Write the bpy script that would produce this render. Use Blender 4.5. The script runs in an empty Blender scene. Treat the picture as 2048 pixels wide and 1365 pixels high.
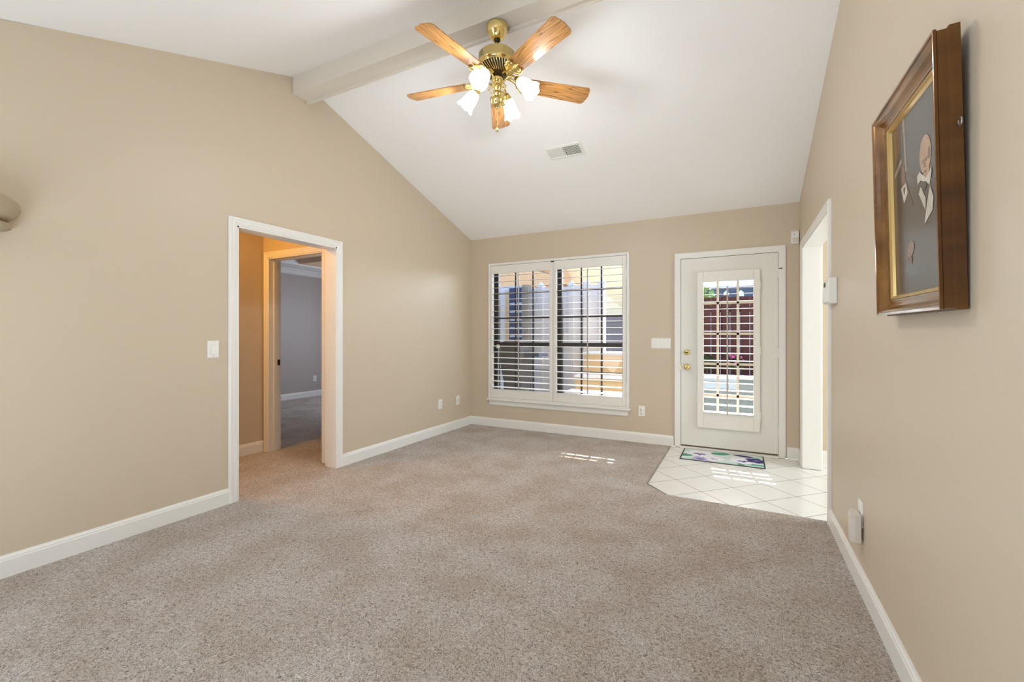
import bpy, math, random
from mathutils import Vector, Matrix, Euler
random.seed(7)
SC = bpy.context.scene
COL = SC.collection
PI = math.pi

# ------------------------------------------------------------------ camera
CAM_H = 1.2
F_PX = 880.0
YAW = math.atan2(456, F_PX)
cam = bpy.data.cameras.new('camera')
cam.sensor_fit = 'HORIZONTAL'
cam.sensor_width = 36.0
cam.lens = F_PX / 2048 * 36.0
cam.shift_y = -(682.5 - 671.0) / 2048
cam.clip_start = 0.02
cam_o = bpy.data.objects.new('camera', cam)
cam_o.location = (0, 0, CAM_H)
cam_o.rotation_euler = (PI / 2, 0, YAW)
COL.objects.link(cam_o)
SC.camera = cam_o

# ------------------------------------------------------------------ world, sun, window and fill light
SUN_DIR = Vector((0.13, -0.85, -0.58)).normalized()
w = bpy.data.worlds.new('sky')
SC.world = w
w.use_nodes = True
nt = w.node_tree
bg = nt.nodes['Background']
sky = nt.nodes.new('ShaderNodeTexSky')
sky.sky_type = 'NISHITA'
sky.sun_disc = False
sky.sun_elevation = math.asin(-SUN_DIR.z)
sky.sun_rotation = math.atan2(-SUN_DIR.x, -SUN_DIR.y)
nt.links.new(sky.outputs[0], bg.inputs[0])
bg.inputs[1].default_value = 0.66

sl = bpy.data.lights.new('sun', 'SUN')
sl.energy = 18.0
sl.angle = math.radians(0.5)
sl.color = (1, .95, .86)
so = bpy.data.objects.new('sun', sl)
so.rotation_euler = SUN_DIR.to_track_quat('-Z', 'Y').to_euler()
so.location = (0, 12, 9)
COL.objects.link(so)


def area(name, loc, direction, sx, sy, power, color):
    l = bpy.data.lights.new(name, 'AREA')
    l.shape = 'RECTANGLE'
    l.size, l.size_y = sx, sy
    l.energy = power
    l.color = color
    o = bpy.data.objects.new(name, l)
    o.location = loc
    o.rotation_euler = Vector(direction).to_track_quat('-Z', 'Z').to_euler()
    COL.objects.link(o)
    return o


# unseen fill lights added round the room, plus bedroom daylight and the hall lamp
area('rear_floor_fill', (-1.3, -0.9, 0.12), (0, 0.35, 1), 2.5, 0.8, 66, (.74, .865, 1))  # fill added low behind the camera, no lamp stands there
area('side_fill', (-3.1, -1.2, 1.3), (1, 0.75, 0.05), 1.6, 1.6, 38, (.74, .865, 1))  # fill added to brighten the right wall, no known window here
area('patio_fill', (-1.5, 6.55, 2.35), (0, -0.75, -0.66), 3.6, 1.0, 130, (.78, .88, 1))  # fill added under the patio cover to push daylight through the shutters
area('bedroom_window_light', (-5.6, 6.50, 1.4), (-0.55, -1, -0.35), 1.0, 1.2, 36, (.72, .82, 1))
area('foyer_fill', (3.1, 4.1, 1.25), (-1, 0, 0.06), 1.5, 1.9, 72, (.75, .87, 1))  # unseen fill added to light the left wall through the opening
area('hall_lamp_light', (-4.15, 1.75, 2.38), (0, 0.3, -1), 0.25, 0.25, 16, (1, .50, .10))

SC.view_settings.view_transform = 'Standard'
SC.view_settings.look = 'None'
SC.view_settings.exposure = 0.27
SC.view_settings.gamma = 1.0
SC.view_settings.use_curve_mapping = False
SC.cycles.max_bounces = 10
SC.cycles.diffuse_bounces = 6
SC.cycles.caustics_reflective = False
SC.cycles.caustics_refractive = False
SC.cycles.sample_clamp_indirect = 6.0
SC.cycles.use_denoising = True


# ------------------------------------------------------------------ materials
def lin(c):
    c = c / 255
    return c / 12.92 if c <= .04045 else ((c + .055) / 1.055) ** 2.4


def rgb(r, g, b):
    return (lin(r), lin(g), lin(b), 1)


def mat(name, col, rough=.5, metal=0., bump=None, vary=None, coat=0., spec=.5, emit=None, transmission=0.):
    """bump=(scale, strength, distance)   vary=(scale, colour2, stretch)"""
    m = bpy.data.materials.new(name)
    m.use_nodes = True
    t = m.node_tree
    b = t.nodes['Principled BSDF']
    b.inputs['Base Color'].default_value = col
    b.inputs['Roughness'].default_value = rough
    b.inputs['Metallic'].default_value = metal
    b.inputs['Coat Weight'].default_value = coat
    b.inputs['Coat Roughness'].default_value = .12
    b.inputs['Specular IOR Level'].default_value = spec
    b.inputs['Transmission Weight'].default_value = transmission
    if emit:
        b.inputs['Emission Color'].default_value = emit[0]
        b.inputs['Emission Strength'].default_value = emit[1]
    tc = t.nodes.new('ShaderNodeTexCoord')
    if bump:
        n = t.nodes.new('ShaderNodeTexNoise')
        n.inputs['Scale'].default_value = bump[0]
        n.inputs['Detail'].default_value = 3
        bp = t.nodes.new('ShaderNodeBump')
        bp.inputs['Strength'].default_value = bump[1]
        bp.inputs['Distance'].default_value = bump[2]
        t.links.new(tc.outputs['Object'], n.inputs['Vector'])
        t.links.new(n.outputs['Fac'], bp.inputs['Height'])
        t.links.new(bp.outputs['Normal'], b.inputs['Normal'])
    if vary:
        n2 = t.nodes.new('ShaderNodeTexNoise')
        n2.inputs['Scale'].default_value = vary[0]
        n2.inputs['Detail'].default_value = 4
        mp = t.nodes.new('ShaderNodeMapping')
        mp.inputs['Scale'].default_value = vary[2] if len(vary) > 2 else (1, 1, 1)
        mx = t.nodes.new('ShaderNodeMix')
        mx.data_type = 'RGBA'
        mx.inputs['A'].default_value = col
        mx.inputs['B'].default_value = vary[1]
        rp = t.nodes.new('ShaderNodeMapRange')
        rp.inputs['From Min'].default_value = .35
        rp.inputs['From Max'].default_value = .65
        t.links.new(tc.outputs['Object'], mp.inputs['Vector'])
        t.links.new(mp.outputs['Vector'], n2.inputs['Vector'])
        t.links.new(n2.outputs['Fac'], rp.inputs['Value'])
        t.links.new(rp.outputs['Result'], mx.inputs['Factor'])
        t.links.new(mx.outputs['Result'], b.inputs['Base Color'])
    return m


M = {}
M['wall'] = mat('wall_paint', rgb(203, 188, 165), .44, bump=(260, .05, .002), spec=.4)
M['ceil'] = mat('ceiling_paint', rgb(245, 244, 242), .7, bump=(180, .04, .002), spec=.2)
M['beam'] = mat('beam_paint', rgb(218, 210, 197), .6, spec=.25)
M['trim'] = mat('white_trim_paint', rgb(232, 230, 224), .32)
M['door'] = mat('door_paint', rgb(226, 224, 216), .35)
M['shutter'] = mat('shutter_paint', rgb(230, 227, 219), .35)
M['plastic'] = mat('white_plastic', rgb(235, 234, 228), .35)
M['plastic_grey'] = mat('warm_plastic', rgb(214, 206, 196), .4)
M['slot'] = mat('dark_slot', rgb(60, 58, 55), .6)
M['dark'] = mat('dark_gap', rgb(40, 36, 32), .8)
M['brown_strip'] = mat('brown_sweep', rgb(88, 74, 60), .7)
M['brass'] = mat('polished_brass', rgb(236, 214, 146), .14, 1.0)
M['brass_dark'] = mat('dark_bronze_metal', rgb(70, 56, 36), .4, .8)
M['bronze'] = mat('bronze_aluminium', rgb(58, 50, 46), .45, .2)
M['metal'] = mat('grey_metal', rgb(170, 170, 168), .35, .8)
M['rod_shaded'] = mat('tilt_rod_backlit', rgb(176, 170, 160), .4)  # shutter white darkened: the rod's backlit shade is in the colour
M['sconce'] = mat('plaster_taupe', rgb(176, 160, 136), .8)
M['bed_wall'] = mat('bedroom_paint', rgb(176, 166, 158), .5)
M['white_ext'] = mat('white_vinyl', rgb(236, 238, 242), .5)
M['peach'] = mat('peach_stucco', rgb(236, 206, 172), .9, bump=(60, .2, .01))
M['cream'] = mat('cream_stucco', rgb(250, 218, 168), .9, bump=(60, .2, .01))
M['tan'] = mat('tan_eave', rgb(222, 172, 128), .9)
M['patio'] = mat('patio_concrete', rgb(190, 190, 190), .85, vary=(3, rgb(168, 170, 172)))
M['maroon'] = mat('maroon_stain', rgb(92, 52, 58), .75, vary=(6, rgb(74, 42, 48), (1, 1, .1)))
M['leaf'] = mat('leaf_green', rgb(112, 148, 60), .6, vary=(9, rgb(170, 196, 92)))
M['leaf_dark'] = mat('leaf_dark_green', rgb(54, 74, 52), .6, vary=(12, rgb(84, 104, 70)))
M['bark'] = mat('bark', rgb(92, 74, 58), .9)
M['pink'] = mat('pink_petals', rgb(206, 96, 160), .6)
M['pot'] = mat('pale_slate_paint', rgb(150, 166, 172), .7)
M['grill'] = mat('grill_cover', rgb(86, 80, 78), .7)
M['grill_blue'] = mat('slate_fabric', rgb(84, 92, 108), .8)
M['block'] = mat('tan_block', rgb(214, 182, 136), .9, bump=(40, .3, .01))
M['slate'] = mat('slate_beam', rgb(84, 92, 110), .7)
M['roof_pale'] = mat('pale_roof', rgb(214, 226, 238), .7)
M['win_blue'] = mat('blue_window', rgb(70, 86, 120), .2)
M['frame_gold'] = mat('antique_gold_frame', rgb(150, 104, 48), .22, .5, vary=(7, rgb(104, 66, 24), (1, 1, 1)), coat=1.0)
M['frame_side'] = mat('gilt_brown_side', rgb(104, 66, 22), .5, .25, vary=(9, rgb(72, 42, 12), (1, 1, .15)))
M['liner'] = mat('gold_liner', rgb(190, 158, 96), .28, .6, coat=.3)


def carpet_material():
    m = mat('carpet', rgb(176, 160, 147), .95, spec=.1)
    t = m.node_tree
    b = t.nodes['Principled BSDF']
    b.inputs['Sheen Weight'].default_value = .15
    tc = t.nodes.new('ShaderNodeTexCoord')
    a = t.nodes.new('ShaderNodeTexNoise'); a.inputs['Scale'].default_value = 95; a.inputs['Detail'].default_value = 4; a.inputs['Roughness'].default_value = .6
    a.inputs['Distortion'].default_value = 1.6
    v = t.nodes.new('ShaderNodeTexVoronoi'); v.inputs['Scale'].default_value = 150
    big = t.nodes.new('ShaderNodeTexNoise'); big.inputs['Scale'].default_value = 3.2; big.inputs['Detail'].default_value = 3
    for n in (a, v, big):
        t.links.new(tc.outputs['Object'], n.inputs['Vector'])
    r1 = t.nodes.new('ShaderNodeValToRGB')
    e = r1.color_ramp.elements
    e[0].position, e[0].color = .33, rgb(132, 119, 109)  # crevice shade put into the colour: low pile runs darker
    e[1].position, e[1].color = .64, rgb(252, 248, 243)
    x = e.new(.5); x.color = rgb(228, 218, 210)
    t.links.new(a.outputs['Fac'], r1.inputs['Fac'])
    r2 = t.nodes.new('ShaderNodeValToRGB')
    r2.color_ramp.elements[0].position, r2.color_ramp.elements[0].color = .38, rgb(238, 230, 222)
    r2.color_ramp.elements[1].position, r2.color_ramp.elements[1].color = .62, rgb(255, 253, 252)
    t.links.new(big.outputs['Fac'], r2.inputs['Fac'])
    mx = t.nodes.new('ShaderNodeMix'); mx.data_type = 'RGBA'; mx.blend_type = 'MULTIPLY'
    mx.inputs['Factor'].default_value = 1
    t.links.new(r1.outputs['Color'], mx.inputs['A'])
    t.links.new(r2.outputs['Color'], mx.inputs['B'])
    t.links.new(mx.outputs['Result'], b.inputs['Base Color'])
    ad = t.nodes.new('ShaderNodeMath'); ad.operation = 'SUBTRACT'
    t.links.new(a.outputs['Fac'], ad.inputs[0]); 
    vm = t.nodes.new('ShaderNodeMath'); vm.operation = 'MULTIPLY'; vm.inputs[1].default_value = .5
    t.links.new(v.outputs['Distance'], vm.inputs[0])
    t.links.new(vm.outputs[0], ad.inputs[1])
    bp = t.nodes.new('ShaderNodeBump'); bp.inputs['Strength'].default_value = 1.0; bp.inputs['Distance'].default_value = .016
    t.links.new(ad.outputs[0], bp.inputs['Height'])
    t.links.new(bp.outputs['Normal'], b.inputs['Normal'])
    return m


def tile_material():
    """12-inch cream tiles laid on the diagonal with thin grey grout"""
    m = mat('entry_tile', rgb(236, 232, 222), .16, spec=.5)
    t = m.node_tree
    b = t.nodes['Principled BSDF']
    tc = t.nodes.new('ShaderNodeTexCoord')
    sp = t.nodes.new('ShaderNodeSeparateXYZ')
    t.links.new(tc.outputs['Object'], sp.inputs[0])

    def math_(op, a, bb):
        n = t.nodes.new('ShaderNodeMath'); n.operation = op
        for i, k in enumerate((a, bb)):
            if isinstance(k, (int, float)):
                n.inputs[i].default_value = k
            else:
                t.links.new(k, n.inputs[i])
        return n.outputs[0]
    P = .425
    outs = []
    for op, off in (('ADD', 3.41), ('SUBTRACT', 3.513)):
        s = math_('ADD', sp.outputs['Y'], sp.outputs['X']) if op == 'ADD' else math_('SUBTRACT', sp.outputs['Y'], sp.outputs['X'])
        s = math_('SUBTRACT', s, off - P * 20)
        s = math_('DIVIDE', s, P)
        fr = math_('FRACT', s, 0)
        d = math_('ABSOLUTE', math_('SUBTRACT', fr, .5), 0)
        outs.append(math_('GREATER_THAN', d, .5 - .0085))
    g = math_('MAXIMUM', outs[0], outs[1])
    mx = t.nodes.new('ShaderNodeMix'); mx.data_type = 'RGBA'
    mx.inputs['A'].default_value = rgb(230, 229, 224)
    mx.inputs['B'].default_value = rgb(112, 106, 100)
    t.links.new(g, mx.inputs['Factor'])
    t.links.new(mx.outputs['Result'], b.inputs['Base Color'])
    rr = math_('ADD', math_('MULTIPLY', g, .6), .16)
    t.links.new(rr, b.inputs['Roughness'])
    return m


def oak_material():
    m = mat('oak_veneer', rgb(168, 112, 58), .3, coat=.5)
    t = m.node_tree
    b = t.nodes['Principled BSDF']
    tc = t.nodes.new('ShaderNodeTexCoord')
    mp = t.nodes.new('ShaderNodeMapping'); mp.inputs['Scale'].default_value = (1.3, 13, 13)
    t.links.new(tc.outputs['Object'], mp.inputs['Vector'])
    n = t.nodes.new('ShaderNodeTexNoise'); n.inputs['Scale'].default_value = 1.1; n.inputs['Detail'].default_value = 1; n.inputs['Distortion'].default_value = .35
    t.links.new(mp.outputs['Vector'], n.inputs['Vector'])
    mm = t.nodes.new('ShaderNodeMath'); mm.operation = 'MULTIPLY'; mm.inputs[1].default_value = 17
    t.links.new(n.outputs['Fac'], mm.inputs[0])
    fr = t.nodes.new('ShaderNodeMath'); fr.operation = 'FRACT'
    t.links.new(mm.outputs[0], fr.inputs[0])
    r = t.nodes.new('ShaderNodeValToRGB')
    e = r.color_ramp.elements
    e[0].position, e[0].color = 0, rgb(104, 64, 30)
    e[1].position, e[1].color = 1, rgb(176, 124, 64)
    x = e.new(.30); x.color = rgb(188, 132, 68)
    x = e.new(.6); x.color = rgb(200, 146, 82)
    t.links.new(fr.outputs[0], r.inputs['Fac'])
    t.links.new(r.outputs['Color'], b.inputs['Base Color'])
    return m


M['carpet'] = carpet_material()
M['tile'] = tile_material()
M['oak'] = oak_material()
# lit frosted glass lamp shade, and the bulb in it
M['shade'] = mat('frosted_glass_lit', rgb(250, 246, 236), .35, emit=((1, .96, .90, 1), 3.0))
M['shade_rim'] = mat('etched_glass_rim', rgb(246, 240, 228), .2, bump=(220, .8, .004), emit=((1, .96, .90, 1), .45))
M['bulb'] = mat('lit_bulb', rgb(255, 250, 240), .4, emit=((1, .93, .84, 1), 12))


def glass_material():
    m = bpy.data.materials.new('clear_glass')
    m.use_nodes = True
    t = m.node_tree
    t.nodes.clear()
    o = t.nodes.new('ShaderNodeOutputMaterial')
    mx = t.nodes.new('ShaderNodeMixShader'); mx.inputs[0].default_value = .025
    tr = t.nodes.new('ShaderNodeBsdfTransparent'); tr.inputs[0].default_value = (.95, .96, .97, 1)
    gl = t.nodes.new('ShaderNodeBsdfGlossy'); gl.inputs['Roughness'].default_value = .02
    t.links.new(tr.outputs[0], mx.inputs[1]); t.links.new(gl.outputs[0], mx.inputs[2])
    t.links.new(mx.outputs[0], o.inputs[0])
    return m


M['glass'] = glass_material()


# ------------------------------------------------------------------ mesh helpers
class MB:
    """collects boxes, prisms, tubes and lathes and links them as ONE mesh object"""

    def __init__(self):
        self.v, self.f, self.s, self.mi = [], [], [], []

    def add(self, verts, faces, smooth=False, mi=0):
        n = len(self.v)
        self.v += [tuple(p) for p in verts]
        for q in faces:
            self.f.append(tuple(i + n for i in q)); self.s.append(smooth); self.mi.append(mi)
        return self

    def box(self, x0, x1, y0, y1, z0, z1, mi=0):
        v = [(x, y, z) for z in (z0, z1) for y in (y0, y1) for x in (x0, x1)]
        return self.add(v, [(0, 2, 3, 1), (4, 5, 7, 6), (0, 1, 5, 4), (2, 6, 7, 3), (0, 4, 6, 2), (1, 3, 7, 5)], False, mi)

    def prism(self, poly, fn, h0, h1, mi=0, smooth=False):
        """poly of (a,b); fn(a,b,h) -> xyz"""
        n = len(poly)
        v = [fn(a, b, h0) for a, b in poly] + [fn(a, b, h1) for a, b in poly]
        self.add(v, [tuple(range(n))[::-1], tuple(range(n, 2 * n))], False, mi)
        k = len(self.v) - 2 * n
        for i in range(n):
            j = (i + 1) % n
            self.f.append((k + i, k + j, k + n + j, k + n + i)); self.s.append(smooth); self.mi.append(mi)
        return self

    def sweep(self, rings, closed=True, caps=True, smooth=True, mi=0):
        m = len(rings[0])
        v = [p for r in rings for p in r]
        fs = []
        for i in range(len(rings) - 1):
            for j in range(m if closed else m - 1):
                k = (j + 1) % m
                fs.append((i * m + j, i * m + k, (i + 1) * m + k, (i + 1) * m + j))
        self.add(v, fs, smooth, mi)
        if caps:
            self.add(rings[0], [tuple(range(m))[::-1]], False, mi)
            self.add(rings[-1], [tuple(range(m))], False, mi)
        return self

    def tube(self, pts, r, n=10, mi=0):
        pts = [Vector(p) for p in pts]
        rs = r if isinstance(r, (list, tuple)) else [r] * len(pts)
        rings = []
        up = Vector((0, 0, 1))
        for i, p in enumerate(pts):
            d = (pts[min(i + 1, len(pts) - 1)] - pts[max(i - 1, 0)]).normalized()
            if i == 0:
                up = Vector((1, 0, 0)) if abs(d.z) > .9 else Vector((0, 0, 1))
            a = (up - d * up.dot(d)).normalized()
            b = d.cross(a)
            up = a
            rings.append([p + (a * math.cos(t) + b * math.sin(t)) * rs[i] for t in (2 * PI * k / n for k in range(n))])
        return self.sweep(rings, mi=mi)

    def lathe(self, prof, n=32, origin=(0, 0, 0), mat4=None, caps=True, mi=0, mod=None, smooth=True):
        rings = []
        o = Vector(origin)
        for q, (r, z) in enumerate(prof):
            ring = []
            for k in range(n):
                t = 2 * PI * k / n
                rr, zz = (r, z) if mod is None else mod(r, z, t, q)
                p = Vector((rr * math.cos(t), rr * math.sin(t), zz))
                if mat4 is not None:
                    p = mat4 @ p
                ring.append(p + o)
            rings.append(ring)
        return self.sweep(rings, caps=caps, mi=mi, smooth=smooth)

    def ball(self, c, r, n=12, mi=0, sz=1.):
        prof = [(r * math.sin(PI * i / 8) + 1e-5, -r * sz * math.cos(PI * i / 8)) for i in range(9)]
        return self.lathe(prof, n, c, mi=mi)

    def build(self, name, mats, parent=None, bevel=0., local=False):
        me = bpy.data.meshes.new(name)
        xs = [sum(c) / len(self.v) for c in zip(*self.v)] if not local else (0, 0, 0)
        c = Vector(xs)
        me.from_pydata([tuple(Vector(p) - c) for p in self.v], [], self.f)
        for p, s_, i in zip(me.polygons, self.s, self.mi):
            p.use_smooth = s_
            p.material_index = i
        for m_ in (mats if isinstance(mats, (list, tuple)) else [mats]):
            me.materials.append(m_)
        me.update()
        o = bpy.data.objects.new(name, me)
        COL.objects.link(o)
        if parent is not None:
            o.parent = parent
            o.location = c if local else c - world_loc(parent)
        else:
            o.location = c
        if bevel:
            b = o.modifiers.new('bevel', 'BEVEL')
            b.width = bevel
            b.segments = 2
            b.limit_method = 'ANGLE'
            b.angle_limit = math.radians(40)
        return o


def world_loc(o):
    p = Vector((0, 0, 0))
    while o is not None:
        p += o.location
        o = o.parent
    return p


def empty(name, loc, rot=(0, 0, 0)):
    o = bpy.data.objects.new(name, None)
    o.location = loc
    o.rotation_euler = rot
    o.empty_display_size = .1
    COL.objects.link(o)
    return o


def tag(o, label=None, cat=None, group=None, kind=None):
    if label: o['label'] = label
    if cat: o['category'] = cat
    if group: o['group'] = group
    if kind: o['kind'] = kind
    return o


def struct(o, label=None, cat=None):
    return tag(o, label, cat, kind='structure')


# ------------------------------------------------------------------ room dimensions
XL, XR, YB, H = -3.238, .509, 5.038, 2.487
YREAR = -3.5
SLOPE = .325
T = .13                                    # wall thickness
RIDGE_Y = 2.435
RIDGE_Z = H + SLOPE * (YB - RIDGE_Y)


def back_ceiling(y): return H + SLOPE * (YB - y)


FRONT_SLOPE = (RIDGE_Z - 2.50) / RIDGE_Y   # the other side of the vault comes down to 2.5 m


def wall_cells(mb, u0, u1, z0, z1, holes, place, mi=0):
    us = sorted({u0, u1, *[h for q in holes for h in q[:2]]})
    zs = sorted({z0, z1, *[h for q in holes for h in q[2:]]})
    for a, b in zip(us, us[1:]):
        for c, d in zip(zs, zs[1:]):
            mu, mz = (a + b) / 2, (c + d) / 2
            if any(h[0] < mu < h[1] and h[2] < mz < h[3] for h in holes):
                continue
            place(mb, a, b, c, d, mi)


# floors
tile_poly = [(-.665, YB), (-.665, 3.66), (-.490, 3.475), (XR, 3.458), (3.2, 3.458), (3.2, YB)]
fl = MB()
fl.prism([(XL, YREAR), (XR, YREAR), (XR, 3.458), (-.490, 3.475), (-.665, 3.66), (-.665, YB), (XL, YB)], lambda a, b, h: (a, b, h), -.03, 0)
fl.prism([(-7.6, -.2), (XL, -.2), (XL, 5.04), (-4.85, 5.04), (-4.85, 6.65), (-7.6, 6.65)], lambda a, b, h: (a, b, h), -.03, 0)
struct(fl.build('floor', M['carpet'], local=True), 'beige cut pile carpet over the whole room and the hall', 'floor')
ft = MB()
ft.prism(tile_poly, lambda a, b, h: (a, b, h), -.03, -.004)
struct(ft.build('floor_entry', M['tile'], local=True), 'cream diagonal tiles in front of the patio door', 'floor')
tr = MB()                                  # thin metal edge between carpet and tile
for (a, b) in (((-.665, YB - .02), (-.665, 3.66)), ((-.665, 3.66), (-.490, 3.475))):
    d = (Vector(b) - Vector(a)).normalized(); nrm = Vector((-d.y, d.x)) * .004
    pa, pb = Vector(a), Vector(b)
    tr.prism([tuple(pa - nrm), tuple(pb - nrm), tuple(pb + nrm), tuple(pa + nrm)], lambda x, y, h: (x, y, h), -.004, .003)
struct(tr.build('trim_1', M['metal']), 'thin grey edge strip between the carpet and the entry tiles', 'trim')

# ceiling
cl = MB()
yz = [(YB + T, back_ceiling(YB + T)), (RIDGE_Y, RIDGE_Z), (0, 2.50), (YREAR - T, 2.50),
      (YREAR - T, 2.65), (-.02, 2.65), (RIDGE_Y, RIDGE_Z + .15), (YB + T, back_ceiling(YB + T) + .15)]
for i in range(3):
    q = [yz[i], yz[i + 1], yz[6 - i], yz[7 - i]]
    cl.prism(q, lambda a, b, h: (h, a, b), XL - T, XR + T)
struct(cl.build('ceiling', M['ceil'], local=True), 'white vaulted ceiling', 'ceiling')

# walls
def place_left(mb, a, b, c, d, mi): mb.box(XL - T, XL, a, b, c, d, mi)
def place_right(mb, a, b, c, d, mi): mb.box(XR, XR + T, a, b, c, d, mi)
def place_back(mb, a, b, c, d, mi): mb.box(a, b, YB, YB + T, c, d, mi)


LD = (1.912, 2.800)                        # left doorway, along y
LDZ = 1.995
RD = (3.437, 4.742)                        # right cased opening, along y
RDZ = 2.000
WIN = (-2.925, -1.138, .385, 2.125)        # window opening in the back wall
PD = (-.572, .340, 0, 2.024)               # patio door opening

gable = [(YREAR, 2.487), (YB, 2.487), (RIDGE_Y, RIDGE_Z + .02)]
wl = MB()
wall_cells(wl, YREAR, YB + T, 0, 2.487, [(*LD, 0, LDZ)], place_left)
wl.prism([(0, 2.487), (YB, 2.487), (RIDGE_Y, RIDGE_Z + .02)], lambda a, b, h: (h, a, b), XL - T, XL)
struct(wl.build('wall_left', M['wall'], local=True), 'long beige wall with the open doorway to the hall', 'wall')
wr = MB()
wall_cells(wr, YREAR, YB, 0, 2.487, [(*RD, 0, RDZ)], place_right)
wr.prism([(0, 2.487), (YB, 2.487), (RIDGE_Y, RIDGE_Z + .02)], lambda a, b, h: (h, a, b), XR, XR + T)
struct(wr.build('wall_right', M['wall'], local=True), 'beige wall that carries the framed painting', 'wall')
wb = MB()
wall_cells(wb, XL, 3.2, 0, 2.487, [WIN, (PD[0], PD[1], 0, PD[3])], place_back)
struct(wb.build('wall_back', M['wall'], local=True), 'tan wall with the shuttered window and the patio door', 'wall')
wq = MB()
wq.box(XL - T, XR + T, YREAR - T, YREAR, 0, 2.5)
struct(wq.build('wall_rear', M['wall'], local=True), 'beige wall behind the camera', 'wall')

# hall and bedroom beyond the left doorway
HX, HY = -4.398, 2.872
hw = MB()
hw.box(HX - .1, HX, -.2, HY + .12, 0, 2.5)                       # hall wall, opposite the doorway
hw.box(HX, XL - T, -.3, -.2, 0, 2.5)
struct(hw.build('wall_hall', M['wall'], local=True), 'tan hall wall seen through the left doorway', 'wall')
hd = MB()
BD = (-4.312, -3.50)
wall_cells(hd, HX, XL - T, 0, 2.5, [(*BD, 0, 1.995)], lambda mb, a, b, c, d, mi: mb.box(a, b, HY, HY + .12, c, d, mi))
struct(hd.build('wall_hall_end', M['wall'], local=True), 'tan hall wall around the inner bedroom doorway', 'wall')
BX = -7.47
bw = MB()
bw.box(BX - .1, BX, HY, 6.7, 0, 2.8)
struct(bw.build('wall_bedroom_far', M['bed_wall'], local=True), 'grey bedroom wall at the far end, seen through both doorways', 'wall')
bw2 = MB()
bw2.box(BX, HX - .1, HY, HY + .12, 0, 2.8)
bw2.box(BX - .1, -4.8, 6.6, 6.7, 0, 2.8)
bw2.box(-4.9, -4.8, 5.04, 6.7, 0, 2.8)
bw2.box(-4.9, XL - T, 5.04, 5.14, 0, 2.8)
struct(bw2.build('wall_bedroom_side', M['bed_wall'], local=True), 'grey bedroom side walls', 'wall')
hc = MB()
hc.box(HX - .1, XL - T, -.3, HY + .12, 2.44, 2.5)
struct(hc.build('ceiling_hall', M['ceil'], local=True), 'hall ceiling', 'ceiling')
bc = MB()
bc.box(BX, BX + .55, HY + .12, 6.6, 2.44, 2.62)
bc.box(BX + .55, XL - T, HY + .12, HY + .6, 2.44, 2.62)
bc.box(BX, -4.8, HY + .12, 6.6, 2.62, 2.7)
bc.box(-4.8, XL - T, HY + .12, 5.04, 2.62, 2.7)
struct(bc.build('ceiling_bedroom', M['ceil'], local=True), 'stepped tray ceiling of the bedroom', 'ceiling')

# foyer beyond the right opening
fo = MB()
fo.box(3.2, 3.3, 3.2, YB + T, 0, 2.5)
fo.box(XR + T, 3.3, 3.1, 3.2, 0, 2.5)
struct(fo.build('wall_foyer', M['wall'], local=True), 'beige foyer walls beyond the right opening', 'wall')
fc = MB()
fc.box(XR + T, 3.3, 3.1, YB + T, 2.44, 2.52)
struct(fc.build('ceiling_foyer', M['ceil'], local=True), 'white foyer ceiling', 'ceiling')

# ------------------------------------------------------------------ beam
be = MB()
be.box(XL, XR, 2.360, 2.505, 3.165, RIDGE_Z)
beam = struct(be.build('beam', M['beam'], local=True, bevel=.003), 'boxed beam painted off white along the ridge of the vault', 'beam')
bs = MB()
bs.box(XL + .004, XR, 2.487, 2.512, 3.146, 3.166)
bs.build('edge_strip', M['beam'], beam, bevel=.002)

# ------------------------------------------------------------------ trim profiles
CASE = [(0, 0), (0, .010), (.006, .013), (.016, .013), (.022, .016), (.034, .015), (.044, .019), (.054, .019), (.060, .014), (.060, 0)]


def casing(mb, a0, a1, z1, fn, prof=CASE, z0=0.):
    rings = []
    for d, h in prof:
        rings.append([fn(a0 - d, z0, h), fn(a0 - d, z1 + d, h), fn(a1 + d, z1 + d, h), fn(a1 + d, z0, h)])
    v = [p for r in rings for p in r]
    fs = []
    n = len(rings)
    for i in range(n - 1):
        for k in range(3):
            fs.append((i * 4 + k, i * 4 + k + 1, (i + 1) * 4 + k + 1, (i + 1) * 4 + k))
    fs.append(tuple(i * 4 for i in range(n)))
    fs.append(tuple(i * 4 + 3 for i in range(n))[::-1])
    mb.add(v, fs)


BASE = [(0, 0), (.014, 0), (.014, .084), (.011, .090), (.011, .096), (.006, .104), (.004, .110), (0, .110)]


def baseboard(name, runs, label, m='trim'):
    """runs: (start xy, end xy, into-room normal xy)"""
    mb = MB()
    for a, b, n in runs:
        mb.prism(BASE, lambda h, z, t, a=a, b=b, n=n: (a[0] + (b[0] - a[0]) * t + n[0] * h, a[1] + (b[1] - a[1]) * t + n[1] * h, z), 0, 1)
    return struct(mb.build(name, M[m], local=True), label, 'baseboard')


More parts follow.
